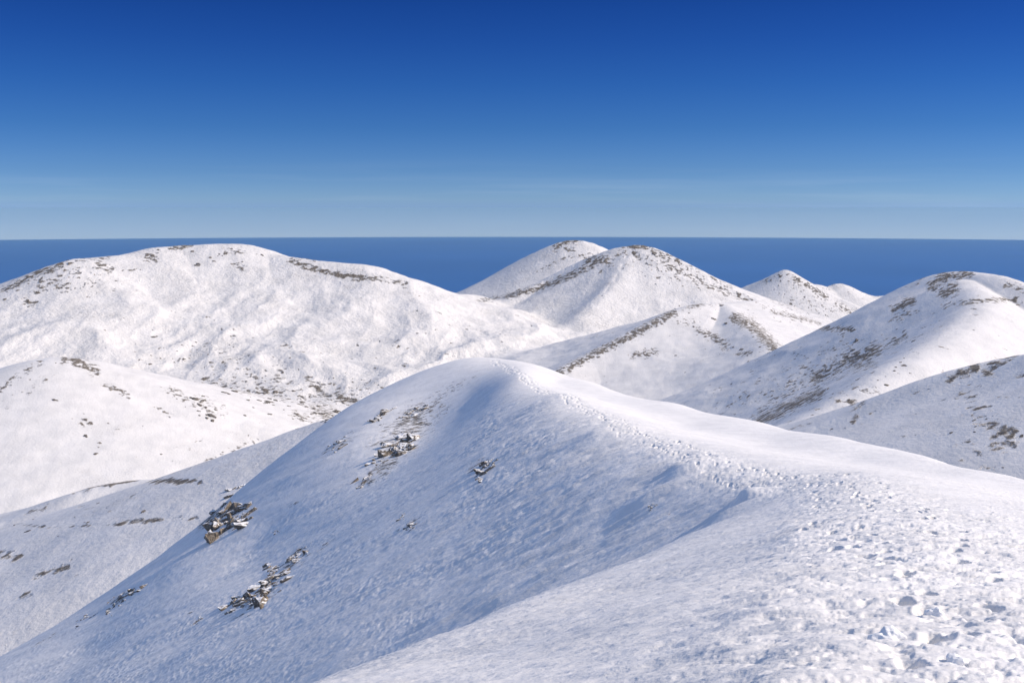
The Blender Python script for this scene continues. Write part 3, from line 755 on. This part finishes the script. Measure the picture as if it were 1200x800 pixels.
# single stones on the hills: a few shapes, copied
def stone_mesh(seed, k):
    bm = bmesh.new(); rnd = random.Random(seed)
    for q in range(k):
        block(bm, (rnd.uniform(.35, .6), rnd.uniform(.25, .5), rnd.uniform(.18, .34)), Vector((rnd.uniform(-.5, .5), rnd.uniform(-.4, .4), 0.05)) if q else Vector((0, 0, .05)), Matrix.Rotation(rnd.uniform(0, 6), 3, 'Z'), rnd.random(), 8)
    roughen(bm, 0.06, 3.0, 1)
    me = bpy.data.meshes.new('boulder'); bm.to_mesh(me); bm.free(); me.materials.append(MAT_DARK); return me
STONES = [stone_mesh(200 + k, 1 + k % 3) for k in range(8)]
proto = bpy.data.objects.new('boulder', STONES[0])
AREAS = [ # cx, cy, sx, sy, tilt, n, size range px, label, group
 (330,470,60,18,14,60,(2,5.5),"boulder on the rock-strewn knoll",'boulders strewn on the knoll'),
 (385,485,22,12,20,26,(2.5,6),"boulder at the right foot of the knoll",'boulders at the right foot of the knoll'),
 (235,475,22,10,30,20,(2.5,6),"boulder beside the smooth gully",'boulders beside the smooth gully'),
 (230,420,90,16,5,30,(1.5,3),"stone on the middle slope of the broad mountain",'stones on the broad mountain slope'),
 (225,302,70,8,0,16,(2,4),"rock near the top of the broad mountain",'rocks near the broad mountain top'),
 (45,325,40,8,-28,16,(2,4.5),"rock along the left crest of the broad mountain",'rocks along the left crest'),
 (440,470,60,30,0,14,(1.5,3),"stone on open snow right of the knoll",'stones on the open snow bowl'),
 (775,300,50,12,25,18,(2,4),"rock on the crest of the twin peak",'rocks on the twin peak crest'),
 (925,335,25,8,15,14,(1.5,3),"rock on the distant pointed cone",'rocks on the pointed cone'),
 (120,500,80,30,10,14,(1.5,4),"rock on the smooth left dome",'rocks on the left dome'),
 (100,610,90,28,-5,12,(1.5,4.5),"rock on the low shoulder at left",'rocks on the low shoulder'),
 (1020,430,60,30,-30,26,(2,5),"rock by the right mountain's brown bands",'rocks on the right mountain bands'),
 (1150,500,40,30,0,12,(1.5,4),"stone on the near right spur",'stones on the near spur'),
 (850,385,50,18,25,16,(2,4),"rock on the mid-distance hill",'rocks on the mid-distance hill'),
]
first = True
for cx, cy, sx, sy, tilt, cnt, (s0, s1), lab, grp in AREAS:
    a = radians(tilt)
    placed = []
    for k in range(cnt):
        u = random.gauss(0, 0.6) * sx; v = random.gauss(0, 0.6) * sy
        px_, py_ = cx + u * cos(a) - v * sin(a), cy + u * sin(a) + v * cos(a)
        if not (0 < px_ < 1200): continue
        g = ground(px_, py_)
        if not g or g[1] < 430 or g[1] > 7500: continue
        o = proto if first else proto.copy()
        first = False
        o.data = STONES[random.randrange(len(STONES))]
        COL.objects.link(o)
        s_ = random.uniform(s0, s1) * (0.5 + 0.5 * random.random()) * g[1] / F * 0.95
        nrm = normal_at(g[2], g[3])
        o.location = g[0]
        o.rotation_euler = (Vector((0, 0, 1)).lerp(nrm, 0.8).to_track_quat('Z', 'Y') @ Matrix.Rotation(random.gauss(0, 0.5), 4, 'Z').to_quaternion()).to_euler()
        o.scale = (s_ * random.uniform(1.0, 1.7), s_ * random.uniform(1.2, 2.4), s_ * random.uniform(0.6, 1.0))
        placed.append((px_, py_, s_ / g[1], o))
    if not placed: continue
    xs_ = sorted(q[0] for q in placed); ym = sorted(q[1] for q in placed)[len(placed) // 2]
    cells = {}
    for q in placed:
        k1 = 'left' if q[0] <= xs_[len(xs_) // 3] else ('right' if q[0] > xs_[2 * len(xs_) // 3] else 'middle')
        k2 = 'upper' if q[1] < ym else 'lower'
        cells.setdefault((k2, k1), []).append(q)
    ORD = ['largest', 'second largest', 'third largest', 'fourth largest', 'fifth largest', 'sixth largest', 'seventh largest', 'eighth largest', 'ninth largest', 'tenth largest', 'eleventh largest', 'twelfth largest', 'thirteenth largest', 'fourteenth largest', 'fifteenth largest', 'sixteenth largest', 'seventeenth largest']
    for (k2, k1), qs in cells.items():
        qs.sort(key=lambda q: -q[2])
        for r_, q in enumerate(qs):
            w_ = ORD[r_] if r_ < len(ORD) else 'one of the smallest'
            add_props(q[3], '%s %s, %s %s' % (w_, lab, k2, k1), 'boulder', grp)

# loose lumps of kicked-up snow beside the track
def snow_lump(px_, py_, size, label, seed):
    g = ground(px_, py_)
    bm = bmesh.new(); bmesh.ops.create_icosphere(bm, subdivisions=5, radius=1.0)
    for v in bm.verts:
        q = v.co * 1.3 + Vector((seed, 0, 0))
        k_ = 1 + 0.38 * mnoise.noise(q) + 0.14 * mnoise.noise(q * 2.7) + 0.025 * mnoise.noise(q * 7)
        v.co = Vector((v.co.x * 0.62, v.co.y * 0.55, v.co.z * 0.5)) * k_ * size
    for f in bm.faces: f.smooth = True
    me = bpy.data.meshes.new('snow_lump'); bm.to_mesh(me); bm.free(); me.materials.append(MAT_PACK)
    o = bpy.data.objects.new('snow_lump', me); COL.objects.link(o); o.location = g[0] - Vector((0, 0, size * 0.16))
    add_props(o, label, 'snow lump')
snow_lump(1040, 748, 0.17, 'largest lump of snow standing in the trodden track', 31)
snow_lump(1123, 777, 0.12, 'snow lump at the bottom edge right of the track', 32)
snow_lump(1094, 718, 0.10, 'snow lump on the right side of the track behind the largest lump', 33)

# ------------------------------------------------------------------ thin sea haze
hz = bpy.data.meshes.new('haze')
Hx = 200000.0; zt = 2.5 + float(max(0, Z[:, :].max())); zbm = SEA - RE + math.sqrt(RE ** 2 - 195000.0 ** 2) - 5
cs = [(-Hx, -Hx, zbm), (Hx, -Hx, zbm), (Hx, Hx, zbm), (-Hx, Hx, zbm), (-Hx, -Hx, zt), (Hx, -Hx, zt), (Hx, Hx, zt), (-Hx, Hx, zt)]
hz.from_pydata(cs, [], [(0, 3, 2, 1), (4, 5, 6, 7), (0, 1, 5, 4), (1, 2, 6, 5), (2, 3, 7, 6), (3, 0, 4, 7)])
m = bpy.data.materials.new('haze_air'); m.use_nodes = True
m.node_tree.nodes.remove(m.node_tree.nodes['Principled BSDF'])
pv = m.node_tree.nodes.new('ShaderNodeVolumePrincipled')
pv.inputs['Color'].default_value = (0.50, 0.82, 1.0, 1); pv.inputs['Density'].default_value = 3.0e-6; pv.inputs['Anisotropy'].default_value = 0.0
m.node_tree.links.new(pv.outputs[0], m.node_tree.nodes['Material Output'].inputs['Volume'])
hz.materials.append(m)
ho = bpy.data.objects.new('haze', hz); COL.objects.link(ho)
add_props(ho, 'thin bluish haze over the distant sea', 'haze', kind='stuff')
